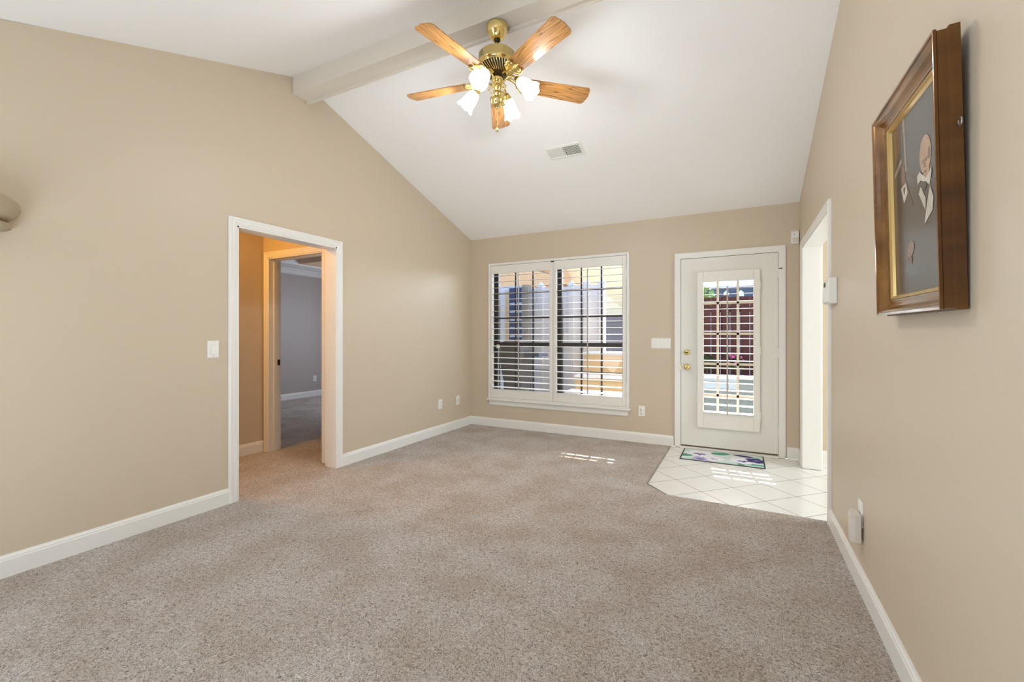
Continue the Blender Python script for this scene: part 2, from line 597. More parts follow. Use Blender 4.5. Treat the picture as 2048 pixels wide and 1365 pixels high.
baseboard('baseboard_left', [((XL, YREAR), (XL, LD[0] - .060), (1, 0)), ((XL, LD[1] + .060), (XL, YB), (1, 0))], 'white baseboard along the left wall')
baseboard('baseboard_back', [((XL, YB), (PD[0] - .064, YB), (0, -1)), ((PD[1] + .064, YB), (XR, YB), (0, -1))], 'white baseboard under the window and beside the patio door')
baseboard('baseboard_right', [((XR, YREAR), (XR, RD[0] - .060), (-1, 0)), ((XR, RD[1] + .060), (XR, YB), (-1, 0))], 'white baseboard along the right wall')
baseboard('baseboard_foyer', [((XR + T, YB), (3.2, YB), (0, -1))], 'white foyer baseboard seen through the right opening')
baseboard('baseboard_hall', [((HX, -.2), (HX, HY), (1, 0))], 'baseboard of the hall seen through the left doorway')
baseboard('baseboard_bedroom', [((BX, HY + .12), (BX, 6.6), (1, 0))], 'white baseboard of the far bedroom wall')

# left doorway: jamb lining + casing
t1 = MB()
fnL = lambda a, z, h: (XL + h, a, z)
casing(t1, LD[0], LD[1], LDZ, fnL)
fnL2 = lambda a, z, h: (XL - T - h, a, z)
casing(t1, LD[0], LD[1], LDZ, fnL2)
J = .012
t1.box(XL - T, XL + .008, LD[0] - .002, LD[0] + J, 0, LDZ)
t1.box(XL - T, XL + .008, LD[1] - J, LD[1] + .002, 0, LDZ)
t1.box(XL - T, XL + .008, LD[0], LD[1], LDZ - J, LDZ + .002)
struct(t1.build('trim_2', M['trim'], local=True), 'white casing around the doorway to the hall', 'trim')
# bedroom doorway: casing, jamb, stop, strike plate
t2 = MB()
fnB = lambda a, z, h: (a, HY - h, z)
casing(t2, BD[0], BD[1], 1.995, fnB)
for x0, x1 in ((BD[0] - .002, BD[0] + J), (BD[1] - J, BD[1] + .002)):
    t2.box(x0, x1, HY - .006, HY + .126, 0, 1.995)
t2.box(BD[0], BD[1], HY - .006, HY + .126, 1.995 - J, 1.997)
t2.box(BD[0] + J, BD[0] + J + .012, HY + .045, HY + .080, 0, 1.98)
t2.box(BD[0], BD[1], HY + .045, HY + .080, 1.97, 1.985)
bdoor = struct(t2.build('trim_3', M['trim'], local=True), 'casing of the inner bedroom doorway in the hall', 'trim')
sp_ = MB()
sp_.box(BD[0] + J, BD[0] + J + .004, HY + .088, HY + .116, .885, .945)
sp_.box(BD[0] + J + .003, BD[0] + J + .006, HY + .096, HY + .110, .900, .930)
sp_.build('strike_plate', M['brass_dark'], bdoor)
# crown in the bedroom
cr = MB()
cr.prism([(0, 2.44), (.085, 2.44), (.085, 2.43), (.055, 2.405), (.03, 2.37), (.012, 2.355), (0, 2.345)], lambda a, b, h: (BX + a, h, b), HY + .12, 6.6)
struct(cr.build('trim_4', M['trim'], local=True), 'white crown moulding on the far bedroom wall', 'trim')
# right cased opening
t3 = MB()
fnR = lambda a, z, h: (XR - h, a, z)
casing(t3, RD[0], RD[1], RDZ, fnR)
casing(t3, RD[0], RD[1], RDZ, lambda a, z, h: (XR + T + h, a, z))
t3.box(XR - .008, XR + T, RD[0] - .002, RD[0] + J, 0, RDZ)
t3.box(XR - .008, XR + T, RD[1] - J, RD[1] + .002, 0, RDZ)
t3.box(XR - .008, XR + T, RD[0], RD[1], RDZ - J, RDZ + .002)
struct(t3.build('trim_5', M['trim'], local=True), 'white casing of the wide opening beside the patio door', 'trim')

# ------------------------------------------------------------------ patio door
pd = empty('door_1', (-.116, YB, 0))
struct(pd, 'white patio door with a shuttered glass panel', 'door')
pf = MB()
casing(pf, PD[0] + .006, PD[1] - .006, PD[3] - .006, lambda a, z, h: (a, YB - h, z), prof=[(0, -.06), (0, .012), (.004, .016), (.056, .019), (.062, .016), (.062, 0)])
pf.build('door_frame', M['trim'], pd)
ps = MB()
DS = (-.562, .331, .030, 2.014)           # slab
LITE = (-.352, .132, .385, 1.775)
DY0, DY1 = YB - .004, YB + .040
wall_cells(ps, DS[0], DS[1], DS[2], DS[3], [LITE], lambda mb, a, b, c, d, mi: mb.box(a, b, DY0, DY1, c, d, mi))
slab = ps.build('slab', M['door'], pd)
pg = MB()                                  # dark gap round the slab (weather strip)
pg.box(PD[0] + .002, DS[0] - .0005, YB + .004, YB + .05, .01, PD[3]); pg.box(DS[1] + .0005, PD[1] - .002, YB + .004, YB + .05, .01, PD[3])
pg.box(PD[0], PD[1], YB + .004, YB + .05, DS[3] + .0005, PD[3] - .001)
pg.build('weather_strip', M['dark'], pd)
pk = MB()
pk.box(DS[0] + .002, DS[1] - .002, YB - .004, YB + .03, .016, .030)
pk.build('door_sweep', M['brown_strip'], pd)
pt = MB()
pt.box(PD[0] + .004, PD[1] - .004, YB - .045, YB + .12, -.004, .016)
pt.build('threshold', M['trim'], pd, bevel=.004)
pgl = MB()
pgl.box(LITE[0], LITE[1], YB + .026, YB + .030, LITE[2], LITE[3])
pgl.build('pane', M['glass'], pd)
pm = MB()
for x in (-.206, -.020):
    pm.box(x - .011, x + .011, YB + .018, YB + .038, LITE[2], LITE[3])
for z in (.574, .900, 1.216, 1.536):
    pm.box(LITE[0], LITE[1], YB + .018, YB + .038, z - .011, z + .011)
pm.box(LITE[0], LITE[0] + .012, YB + .016, YB + .04, LITE[2], LITE[3]); pm.box(LITE[1] - .012, LITE[1], YB + .016, YB + .04, LITE[2], LITE[3])
pm.build('muntin', mat('muntin_paint', rgb(240, 226, 204), .5), pd)
for z in (.241, 1.026, 1.813):
    hg = MB()
    hg.lathe([(.0065, -.045), (.0065, .045)], 12, (DS[1] + .004, DY0 - .006, z))
    hg.ball((DS[1] + .004, DY0 - .006, z + .047), .006, 8); hg.ball((DS[1] + .004, DY0 - .006, z - .047), .006, 8)
    hg.box(DS[1] - .004, DS[1] + .016, DY0 - .003, DY0 + .001, z - .044, z + .044)
    hg.build('hinge', M['door'], pd)
hp = MB()
hp.tube([(DS[1] + .004, DY0 - .006, 1.852), (DS[1] + .030, DY0 - .035, 1.852)], .0035, 8)
hp.ball((DS[1] + .030, DY0 - .035, 1.852), .006, 8)
hp.build('door_stop', M['brass_dark'], pd)
RY = Matrix.Rotation(PI / 2, 4, 'X')       # lathe axis z -> -y (towards the room)
kb = MB()
kb.lathe([(.001, 0), (.034, 0), (.034, .004), (.028, .009), (.013, .010), (.011, .028), (.016, .034), (.026, .042), (.028, .052), (.024, .062), (.012, .067), (.001, .068)], 28, (-.503, DY0, .863), RY)
knob = kb.build('door_knob', M['brass'], pd)
kc = MB()
kc.box(-.505, -.501, DY0 - .074, DY0 - .066, .855, .871)
kc.build('turn_button', M['brass_dark'], knob)
db = MB()
db.lathe([(.001, 0), (.031, 0), (.031, .006), (.024, .014), (.020, .018), (.001, .018)], 28, (-.503, DY0, 1.018), RY)
dead = db.build('deadbolt', M['brass'], pd)
dt = MB()
dt.box(-.520, -.486, DY0 - .034, DY0 - .017, 1.013, 1.023)
dt.build('thumb_turn', M['brass_dark'], dead)
lp = MB()
lp.box(PD[0] + .0065, PD[0] + .0095, YB - .012, YB + .004, .835, .892)
lp.build('strike_plate', M['brass'], pd)


# ------------------------------------------------------------------ plantation shutters
def louvers(x0, x1, yc, zs, width, tilt, parent, m='shutter'):
    mb = MB()
    sec = [(math.cos(2 * PI * k / 12) * width / 2, math.sin(2 * PI * k / 12) * .0034) for k in range(12)]
    ct, st = math.cos(tilt), math.sin(tilt)
    for z in zs:
        ring = lambda x: [(x, yc + a * ct - b * st, z + a * st + b * ct) for a, b in sec]
        mb.sweep([ring(x0), ring(x1)])
    return mb.build('louver_panel', M[m], parent)


def shutter(name, outer, inner, y0, y1, zs, rod_x, rod_z, label, hinge_side, width=.082):
    """outer, inner: x0, x1, z0, z1"""
    t = empty(name, ((outer[0] + outer[1]) / 2, (y0 + y1) / 2, outer[2]))
    tag(t, label, 'shutter', 'plantation shutters of the patio side')
    for nm, q in (('stile', (outer[0], inner[0], outer[2], outer[3])), ('stile', (inner[1], outer[1], outer[2], outer[3])),
                  ('rail', (inner[0], inner[1], outer[2], inner[2])), ('rail', (inner[0], inner[1], inner[3], outer[3]))):
        mb = MB()
        mb.box(q[0], q[1], y0, y1, q[2], q[3])
        mb.build(nm, M['shutter'], t, bevel=.003)
    yc = (y0 + y1) / 2
    louvers(inner[0] + .002, inner[1] - .002, yc, zs, width, math.radians(4), t)
    rd = MB()
    rd.box(rod_x - .007, rod_x + .007, yc - width / 2 - .016, yc - width / 2 - .004, rod_z[0], rod_z[1])
    rd.build('tilt_rod', M['rod_shaded'], t, bevel=.003)
    hx = outer[0] if hinge_side < 0 else outer[1]
    for f in (.12, .88) if name == 'window_shutter' else (.10, .5, .90):
        z = outer[2] + (outer[3] - outer[2]) * f
        h = MB()
        h.lathe([(.004, -.035), (.004, .035)], 8, (hx, y0 - .003, z))
        h.box(hx - .008, hx + .008, y0 - .002, y0, z - .035, z + .035)
        h.build('hinge', M['plastic'], t)
    return t


WY0, WY1 = YB - .018, YB + .012
ZW = [.5245 + i * (1.9728 - .5245) / 19 for i in range(20)]
shutter('window_shutter', (-2.921, -2.038, .388, 2.110), (-2.889, -2.084, .495, 2.006), WY0, WY1, ZW, -2.491, (.51, 1.99),
        'white plantation shutter over the half of the window next to the left wall', -1)
shutter('window_shutter', (-2.034, -1.142, .388, 2.110), (-1.990, -1.186, .495, 2.004), WY0, WY1, ZW, -1.586, (.515, 1.98),
        'white plantation shutter over the half of the window next to the patio door', 1)
ZD = [.4005 + i * (1.6945 - .4005) / 17 for i in range(18)]
shutter('door_shutter', (-.399, .177, .236, 1.862), (-.341, .121, .405, 1.757), DY0 - .036, DY0 - .006, [z + .004 for z in ZD], -.114, (.39, 1.70),
        'narrow white plantation shutter mounted on the patio door', 1)

# ------------------------------------------------------------------ window
wn = empty('window_1', (-2.03, YB, .38))
struct(wn, 'bronze framed double window behind white shutters', 'window')
wf = MB()                                  # thin white shutter frame proud of the wall
FO = (-2.950, -1.112, .372, 2.142)
for q in ((FO[0], -2.924, FO[2], FO[3]), (-1.139, FO[1], FO[2], FO[3]), (-2.924, -1.139, 2.113, FO[3]), (-2.924, -1.139, FO[2], .386)):
    wf.box(q[0], q[1], YB - .024, YB + T, q[2], q[3])
wf.build('shutter_frame', M['trim'], wn, bevel=.003)
mg = MB()
mg.box(-2.062, -2.022, YB - .026, YB - .018, 2.098, 2.112)
mg.build('catch', M['slot'], wn)
ws = MB()
ws.box(-2.968, -1.094, YB - .052, YB + .02, .350, .372)
ws.build('sill', M['trim'], wn, bevel=.006)
wa = MB()
wa.prism([(0, .282), (.012, .282), (.016, .290), (.018, .335), (.022, .350), (0, .350)], lambda h, z, x: (x, YB - h, z), -2.938, -1.124)
wa.build('apron', M['trim'], wn)
for (x0, x1) in ((-2.915, -2.052), (-2.020, -1.160)):
    s = MB()
    for q in ((x0, x0 + .064, .39, 2.11), (x1 - .05, x1, .39, 2.11), (x0, x1, .39, .43), (x0, x1, 2.06, 2.11)):
        s.box(q[0], q[1], YB + .075, YB + .125, q[2], q[3])
    s.box(x0 + .015, x1 - .015, YB + .068, YB + .110, 1.060, 1.108)
    fr_ = s.build('sash_frame', M['bronze'], wn)
    g = MB()
    cx_ = (x1 - x0 - .114) / 3
    for k in (1, 2):
        xx = x0 + .064 + cx_ * k
        g.box(xx - .010, xx + .010, YB + .085, YB + .098, .43, 2.06)
    for z in (.752, 1.425, 1.752):
        g.box(x0 + .064, x1 - .05, YB + .086, YB + .097, z - .010, z + .010)
    g.build('muntin', M['bronze'], fr_)
    p = MB()
    p.box(x0 + .06, x1 - .046, YB + .099, YB + .103, .42, 2.07)
    p.build('pane', M['glass'], fr_)
lk = MB()
lk.box(-2.868, -2.832, YB + .048, YB + .068, 1.03, 1.075)
lk.tube([(-2.846, YB + .058, 1.04), (-2.846, YB + .058, .45)], .0035, 6)
lk.build('pull_cord', M['plastic'], wn)

# ------------------------------------------------------------------ ceiling fan
FX, FY, FZ = -1.368, 2.435, 3.165
fan = empty('ceiling_fan', (FX, FY, FZ))
tag(fan, 'brass ceiling fan with five oak blades and four lit glass shades', 'ceiling fan')


def fz(z): return z - FZ


m_ = MB(); m_.lathe([(.001, 0), (.068, 0), (.070, -.008), (.068, -.030), (.058, -.055), (.042, -.078), (.034, -.088), (.026, -.090), (.001, -.090)], 36)
m_.build('canopy', M['brass'], fan, local=True)
m_ = MB(); m_.ball((0, 0, -.088), .022, 16)
m_.build('hanger_ball', M['brass_dark'], fan, local=True)
m_ = MB(); m_.lathe([(.009, -.09), (.009, -.165), (.016, -.167), (.016, -.184), (.001, -.184)], 16)
m_.build('downrod', M['brass'], fan, local=True)
m_ = MB()
m_.lathe([(.001, -.167), (.045, -.168), (.088, -.176), (.112, -.186), (.119, -.194), (.120, -.240), (.123, -.243), (.123, -.250), (.118, -.254), (.114, -.266), (.112, -.270)], 48)
housing = m_.build('motor_housing', M['brass'], fan, local=True)
m_ = MB()
m_.lathe([(.112, -.270), (.100, -.288), (.078, -.302), (.055, -.308), (.052, -.310)], 48, caps=False)
m_.build('vent_plate', M['slot'], housing, local=True)
m_ = MB()
for k in range(40):
    a = 2 * PI * k / 40
    pts = []
    for (r, z, da) in ((.113, -.2695, 0), (.100, -.2895, .06), (.078, -.3035, .13), (.058, -.3095, .19)):
        pts.append((r * math.cos(a + da), r * math.sin(a + da), z - .001))
    m_.tube(pts, .0032, 5)
m_.build('vent_fins', M['brass'], housing, local=True)
m_ = MB(); m_.lathe([(.060, -.306), (.060, -.320), (.048, -.328), (.001, -.328)], 32)
m_.build('flywheel', M['brass_dark'], fan, local=True)
m_ = MB()
m_.lathe([(.001, -.326), (.034, -.327), (.037, -.334), (.036, -.352), (.030, -.362), (.022, -.368), (.020, -.374), (.027, -.382), (.030, -.394), (.026, -.406), (.017, -.415),
          (.019, -.421), (.026, -.429), (.027, -.440), (.020, -.450), (.014, -.455)], 32)
m_.ball((0, 0, -.482), .040, 28)
m_.lathe([(.010, -.522), (.006, -.530), (.001, -.531)], 12)
m_.build('light_kit', M['brass'], fan, local=True)


def blade_mesh():
    """blade along +x, local origin at the fan axis"""
    mb = MB()
    L0, L1, w0, w1 = .185, .632, .056, .070
    pts = []
    N = 8
    out = [(L0 + .012, -w0 + .012), (L0 + .03, -w0)]
    lower = [(L0, -w0 + .025), (L0 + .008, -w0 + .008), (L0 + .026, -w0)]
    tip = []
    for k in range(N + 1):                  # rounded outer corners with a faintly bowed end
        t = -PI / 2 + (PI / 2) * k / N
        tip.append((L1 - .030 + .026 * math.cos(t), -w1 + .028 + .028 * math.sin(t)))
    mid = [(L1 + .004, 0)]
    top = [(x, -y) for x, y in (lower + tip)][::-1]
    poly = lower + tip + mid + top
    mb.prism(poly, lambda a, b, h: (a, b, h), 0, .006)
    return mb


def iron_mesh():
    """ornate brass bracket: arm from the flywheel, forked scroll under the blade"""
    mb = MB()
    mb.tube([(.050, 0, .036), (.085, 0, .034), (.115, 0, .018), (.140, 0, .000), (.165, 0, -.006)], [.010, .011, .010, .010, .009], 8)
    for sgn in (-1, 1):
        mb.tube([(.125, sgn * .004, .012), (.145, sgn * .030, .000), (.165, sgn * .050, -.005), (.192, sgn * .056, -.006), (.210, sgn * .046, -.006), (.206, sgn * .034, -.006)],
                [.008, .008, .008, .007, .006, .004], 8)
        mb.ball((.206, sgn * .034, -.006), .007, 8)
    mb.tube([(.160, 0, -.006), (.200, 0, -.007), (.232, 0, -.006)], [.009, .007, .003], 8)
    mb.prism([(.135, -.030), (.195, -.048), (.215, 0), (.195, .048), (.135, .030), (.12, 0)], lambda a, b, h: (a, b, h), -.005, -.0005)
    for x, y in ((.18, -.035), (.18, .035), (.205, 0)):
        mb.ball((x, y, -.006), .005, 8)
    return mb


BZ = 2.813 - FZ
bm0, im0 = None, None
for k in range(5):
    ang = math.radians(260.4 + 72 * k)
    if k == 0:
        b_ = blade_mesh().build('blade', M['oak'], fan, local=True)
        i_ = iron_mesh().build('blade_iron', M['brass'], b_, local=True)
        bm0, im0 = b_, i_
    else:
        b_ = bm0.copy(); COL.objects.link(b_); b_.parent = fan
        i_ = im0.copy(); COL.objects.link(i_); i_.parent = b_
    b_.location = (0, 0, BZ)
    b_.rotation_euler = Euler((math.radians(-13), 0, ang), 'XYZ')

# four light arms with tulip shades
def shade_mod(r, z, t, q):
    amt = max(0, (q - 3)) / 4
    return r * (1 + .035 * amt * math.cos(6 * t)), z + .008 * amt * math.cos(6 * t)


def rim_mod(r, z, t, q):
    return r * (1 + .012 * q * math.cos(6 * t)), z + .0032 * q * math.cos(6 * t)


sm0 = None
for k, deg in enumerate((-87, 3, 93, 183)):
    a = math.radians(deg)
    R4 = Matrix.Rotation(a, 4, 'Z')
    tiltm = R4 @ Matrix.Rotation(math.radians(180 - 46), 4, 'Y')      # local +z -> outwards and down
    neck = R4 @ Vector((.143, 0, 2.786 - FZ))
    am = MB()
    am.tube([R4 @ Vector(p) for p in ((.026, 0, -.385), (.048, 0, -.362), (.074, 0, -.344), (.102, 0, -.342), (.122, 0, -.352), (.135, 0, -.370))], .0065, 8)
    am.tube([R4 @ Vector(p) for p in ((.040, 0, -.370), (.062, 0, -.396), (.050, 0, -.414), (.038, 0, -.404))], .004, 6)
    arm = am.build('light_arm', M['brass'], fan, local=True)
    cm = MB()
    cm.lathe([(.001, -.020), (.016, -.018), (.022, -.006), (.024, .006), (.030, .010), (.029, .014), (.001, .014)], 24, neck, tiltm)
    cm.build('socket_cup', M['brass'], arm, local=True)
    sm = MB()
    prof = [(.024, .008), (.028, .016), (.036, .034), (.041, .056), (.044, .078), (.047, .098), (.053, .118), (.060, .134)]
    sm.lathe(prof[:6], 48, neck, tiltm, caps=False)
    sm.lathe(prof[5:], 48, neck, tiltm, caps=False, mod=rim_mod, mi=1)
    sm.lathe([(r - .003, z + .002) for r, z in prof[5:]][::-1], 48, neck, tiltm, caps=False, mi=1, mod=lambda r, z, t, q: rim_mod(r, z, t, 2 - q))
    shd = sm.build('glass_shade', [M['shade'], M['shade_rim']], arm, local=True)
    bu = MB()
    bu.lathe([(.010, .014), (.012, .030), (.020, .050), (.024, .066), (.020, .082), (.010, .090), (.001, .092)], 20, neck, tiltm)
    bu.build('bulb', M['bulb'], arm, local=True)
    pl = bpy.data.lights.new('fan_bulb_light', 'POINT')
    pl.energy = 14.5
    pl.color = (.95, .965, 1)
    pl.shadow_soft_size = .05
    po = bpy.data.objects.new('fan_bulb_light', pl)
    po.location = Vector((FX, FY, FZ)) + neck + tiltm.to_3x3() @ Vector((0, 0, .125))
    COL.objects.link(po)
# pull chains
pc = MB()
for i in range(20):
    pc.ball((0, 0, -.532 - i * .0055), .0024, 6)
pcho = pc.build('pull_chain', M['brass'], fan, local=True)
pb = MB()
pb.lathe([(.002, -.640), (.006, -.648), (.010, -.662), (.008, -.672), (.001, -.675)], 14)
pb.build('chain_pull', M['liner'], pcho, local=True)
pc = MB()
cxy = Vector((.035, .020, 0))
for i in range(16):
    pc.ball((cxy.x, cxy.y, -.385 - i * .0065), .0024, 6)
pch = pc.build('pull_chain', M['brass'], fan, local=True)
pb = MB(); pb.ball((cxy.x, cxy.y, -.497), .011, 12)
pb.build('chain_pull', M['brass'], pch, local=True)

# ------------------------------------------------------------------ ceiling register
vy = 3.802
vt = empty('ceiling_vent', (-1.424, vy, back_ceiling(vy)), (-math.atan(SLOPE), 0, 0))
tag(vt, 'white two way air register on the sloped ceiling', 'vent')
v_ = MB()
A, B = .168, .082
ai, bi = .146, .058
for q in ((-A, -ai, -B, B), (ai, A, -B, B), (-ai, ai, -B, -bi), (-ai, ai, bi, B), (-.004, .004, -bi, bi)):
    v_.box(q[0], q[1], q[2], q[3], -.008, -.0005)
v_.build('register_frame', M['plastic'], vt, local=True, bevel=.002)
v_ = MB(); v_.box(-ai, ai, -bi, bi, -.0012, -.0006)
v_.build('duct_shade', M['dark'], vt, local=True)  # flat dark sheet, the shade inside the duct put into its colour
for sgn in (-1, 1):
    v_ = MB()
    for k in range(12):
        x = sgn * (.010 + (k + .5) * (ai - .012) / 12)
        dx = .0042
        t_ = sgn
        v_.prism([(x - dx * t_ - .0006, -.0015), (x - dx * t_ + .0006, -.0015), (x + dx * t_ + .0006, -.0075), (x + dx * t_ - .0006, -.0075)], lambda a, z, y: (a, y, z), -bi, bi)
    for j in range(1, 5):
        y = -bi + j * 2 * bi / 5
        v_.box(sgn * .005 if sgn > 0 else -ai, ai if sgn > 0 else -.005, y - .0012, y + .0012, -.0035, -.0014)
    v_.build('grille', M['plastic'], vt, local=True)
for x in (-.156, .156):
    v_ = MB(); v_.ball((x, 0, -.008), .004, 8, sz=.4)
    v_.build('screw', M['slot'], vt, local=True)


# ------------------------------------------------------------------ wall plates: local x right, y up, z out of the wall
def plate_empty(name, loc, wall):
    # columns = images of local x (to the right as one faces the wall), y (up), z (out of the wall)
    ax = {'left': ((0, 1, 0), (0, 0, 1), (1, 0, 0)), 'back': ((1, 0, 0), (0, 0, 1), (0, -1, 0)), 'right': ((0, -1, 0), (0, 0, 1), (-1, 0, 0)),
          'bed': ((0, 1, 0), (0, 0, 1), (1, 0, 0))}[wall]
    m3 = Matrix(ax).transposed()
    return empty(name, loc, m3.to_euler())


def cover(e, w_, h_, d=.006):
    mb = MB()
    a, b = w_ / 2, h_ / 2
    i = .006
    ring = lambda s_, z: [(-a + s_, -b + s_, z), (a - s_, -b + s_, z), (a - s_, b - s_, z), (-a + s_, b - s_, z)]
    mb.sweep([ring(0, .0003), ring(0, d * .5), ring(i, d)], smooth=False)
    return mb.build('cover_plate', M['plastic'], e, local=True)


def screws(e, pts, d=.006):
    for x, y in pts:
        mb = MB(); mb.ball((x, y, d), .0032, 8, sz=.4)
        mb.build('screw', M['metal'], e, local=True)


def rocker(e, x, w_=.033, h_=.066, m='plastic', up=True):
    mb = MB()
    mb.box(x - w_ / 2 - .0015, x + w_ / 2 + .0015, -h_ / 2 - .0015, h_ / 2 + .0015, .0055, .0062, 1)
    s_ = 1 if up else -1
    mb.prism([(-h_ / 2, .006), (h_ / 2, .006), (h_ / 2, .0075 if s_ > 0 else .012), (0, .0095), (-h_ / 2, .012 if s_ > 0 else .0075)], lambda y, z, h: (h, y, z), x - w_ / 2, x + w_ / 2)
    return mb.build('rocker', [M[m], M['plastic_grey']], e, local=True)


def duplex(e):
    for y in (.0195, -.0195):
        mb = MB()
        mb.lathe([(.0165, .0055), (.0165, .0075), (.001, .0075)], 24, (0, y, 0))
        mb.box(-.0065, -.0045, y + .001, y + .009, .0076, .0078, 1)
        mb.box(.0045, .0065, y + .001, y + .009, .0076, .0078, 1)
        mb.ball((0, y - .008, .0068), .0024, 8, 1)
        mb.build('socket', [M['plastic'], M['slot']], e, local=True)


e = plate_empty('light_switch', (XL, 1.752, 1.102), 'left')
tag(e, 'white single rocker light switch beside the doorway casing on the left wall', 'light switch')
cover(e, .074, .118); rocker(e, 0); screws(e, [(0, .048), (0, -.048)])

e = plate_empty('power_outlet', (XL, 4.351, .362), 'left')
tag(e, 'white duplex outlet low on the left wall, nearer the doorway', 'outlet', 'wall outlets')
cover(e, .072, .115); duplex(e); screws(e, [(0, 0)])
e = plate_empty('cable_jack', (XL, 4.726, .362), 'left')
tag(e, 'white cable jack plate low on the left wall close to the window corner', 'wall jack')
cover(e, .070, .115)
mb = MB(); mb.lathe([(.0075, .005), (.0075, .009), (.0045, .009), (.0045, .016), (.001, .016)], 12)
mb.build('coax_port', M['metal'], e, local=True); screws(e, [(0, .042), (0, -.042)])
e = plate_empty('power_outlet', (-.977, YB, .350), 'back')
tag(e, 'white duplex outlet on the back wall between window and patio door', 'outlet', 'wall outlets')
cover(e, .072, .116); duplex(e); screws(e, [(0, 0)])
e = plate_empty('light_switch', (-.772, YB, 1.112), 'back')
tag(e, 'white four gang switch plate beside the patio door', 'light switch')
cover(e, .208, .114)
for k, x in enumerate((-.069, -.023, .023, .069)):
    rocker(e, x, m='plastic', up=k != 0)
e = plate_empty('power_outlet', (BX, 5.934, .345), 'bed')
tag(e, 'white outlet on the far grey bedroom wall seen through the doorway', 'outlet', 'wall outlets')
cover(e, .072, .116); duplex(e); screws(e, [(0, 0)])
e = plate_empty('power_outlet', (XR, 2.607, .358), 'right')
tag(e, 'white outlet low on the right wall, partly hidden by the plugged-in unit', 'outlet', 'wall outlets')
cover(e, .072, .116); duplex(e); screws(e, [(0, 0)])

# plug-in unit on the right wall outlet
e = empty('plug_in_freshener', (XR, 2.60, .24))
tag(e, 'warm white plug-in unit with a curved front in the right wall outlet', 'plug-in unit')
mb = MB()
prof = [(.500, 2.552), (.476, 2.552)]
for k in range(9):
    t = k / 8
    prof.append((.476 - .020 * math.sin(PI * (.35 + .65 * t)), 2.556 + .092 * t))
prof += [(.490, 2.650), (.500, 2.650)]
mb.prism(prof, lambda a, b, h: (a, b, h), .233, .362, smooth=False)
mb.build('casing', M['plastic_grey'], e, bevel=.003)
mb = MB(); mb.box(.4995, XR - .0062, 2.585, 2.625, .285, .345)
mb.build('plug', M['plastic'], e)

# alarm keypad on the right wall
e = empty('alarm_keypad', (XR, 3.27, 1.40))
tag(e, 'white alarm keypad on the right wall beside the cased opening', 'keypad')
mb = MB()
mb.prism([(XR - .001, 1.390), (.474, 1.392), (.467, 1.402), (.467, 1.530), (.474, 1.542), (XR - .001, 1.545)], lambda a, z, h: (a, h, z), 3.182, 3.363)
body = mb.build('body', M['plastic'], e, bevel=.003)
mb = MB(); mb.box(.4655, .4668, 3.29, 3.345, 1.497, 1.525)
mb.build('display', M['slot'], e)
mb = MB(); mb.prism([(.468, 1.396), (.459, 1.400), (.459, 1.485), (.468, 1.488)], lambda a, z, h: (a, h, z), 3.20, 3.355)
mb.build('flip_cover', M['plastic'], e, bevel=.002)

# motion sensor in the back corner
e = empty('motion_sensor', (.472, YB, 2.08))
tag(e, 'small white motion sensor high on the back wall beside the opening', 'sensor')
mb = MB()
mb.prism([(2.082, 0), (2.082, .030), (2.092, .040), (2.190, .044), (2.208, .030), (2.208, 0)], lambda z, h, x: (x, YB - .0005 - h, z), .438, .502)
mb.build('body', M['plastic'], e, bevel=.004)
mb = MB(); mb.lathe([(.001, 0), (.004, 0), (.004, .002), (.001, .002)], 10, (.462, YB - .0435, 2.168), RY)
mb.build('indicator', M['slot'], e)
mb = MB(); mb.prism([(2.096, .0405), (2.096, .0435), (2.140, .0455), (2.140, .0420)], lambda z, h, x: (x, YB - .0005 - h, z), .446, .494)
mb.build('lens', M['plastic_grey'], e)

# wall sconce at the left edge of the picture
e = empty('wall_sconce', (XL, .62, 1.70))
tag(e, 'taupe plaster wall sconce with a thick rounded rim on the left wall', 'sconce')
def half_lathe(prof, n=24):
    mb = MB()
    rings = []
    for r, z in prof:
        rings.append([(XL + r * math.sin(PI * k / n), .62 - r * math.cos(PI * k / n), z) for k in range(n + 1)])
    mb.sweep(rings, closed=False, caps=False)
    mb.add(rings[0], [tuple(range(n + 1))]); mb.add(rings[-1], [tuple(range(n + 1))[::-1]])
    return mb
half_lathe([(.10, 1.872), (.150, 1.876), (.185, 1.868), (.206, 1.845), (.210, 1.815), (.198, 1.785), (.170, 1.762), (.120, 1.752)]).build('rim', M['sconce'], e)
half_lathe([(.120, 1.753), (.165, 1.748), (.178, 1.735), (.176, 1.722), (.150, 1.712), (.100, 1.695), (.055, 1.660), (.02, 1.640)]).build('bowl', M['sconce'], e)

# ------------------------------------------------------------------ framed painting on the right wall
PYC, PZC, PW, PH, TILT = 1.781, 1.626, .585, .716, .024
# local: x to the right as one faces the wall (towards the camera end), y up, z out of the wall
base = Vector((XR - .004 - math.sin(TILT) * PH / 2, PYC, PZC))
ax = Matrix(((0, -1, 0), (-math.sin(TILT), 0, math.cos(TILT)), (-math.cos(TILT), 0, -math.sin(TILT)))).transposed()
pe = empty('framed_painting', base, (ax @ Matrix.Rotation(-.010, 3, 'Z')).to_euler())
tag(pe, 'gold framed dark portrait painting hanging tilted on the right wall', 'painting')
FD = .054


def mitred(mb, w_, h_, prof, mi=0):
    """closed mitred frame; prof: (inset, height)"""
    rings = []
    for d, z in prof:
        a, b = w_ / 2 - d, h_ / 2 - d
        rings.append([(-a, -b, z), (a, -b, z), (a, b, z), (-a, b, z)])
    n = len(rings)
    v = [p for r in rings for p in r]
    fs = []
    for i in range(n - 1):
        for k in range(4):
            j = (k + 1) % 4
            fs.append((i * 4 + k, i * 4 + j, (i + 1) * 4 + j, (i + 1) * 4 + k))
    mb.add(v, fs, False, mi)


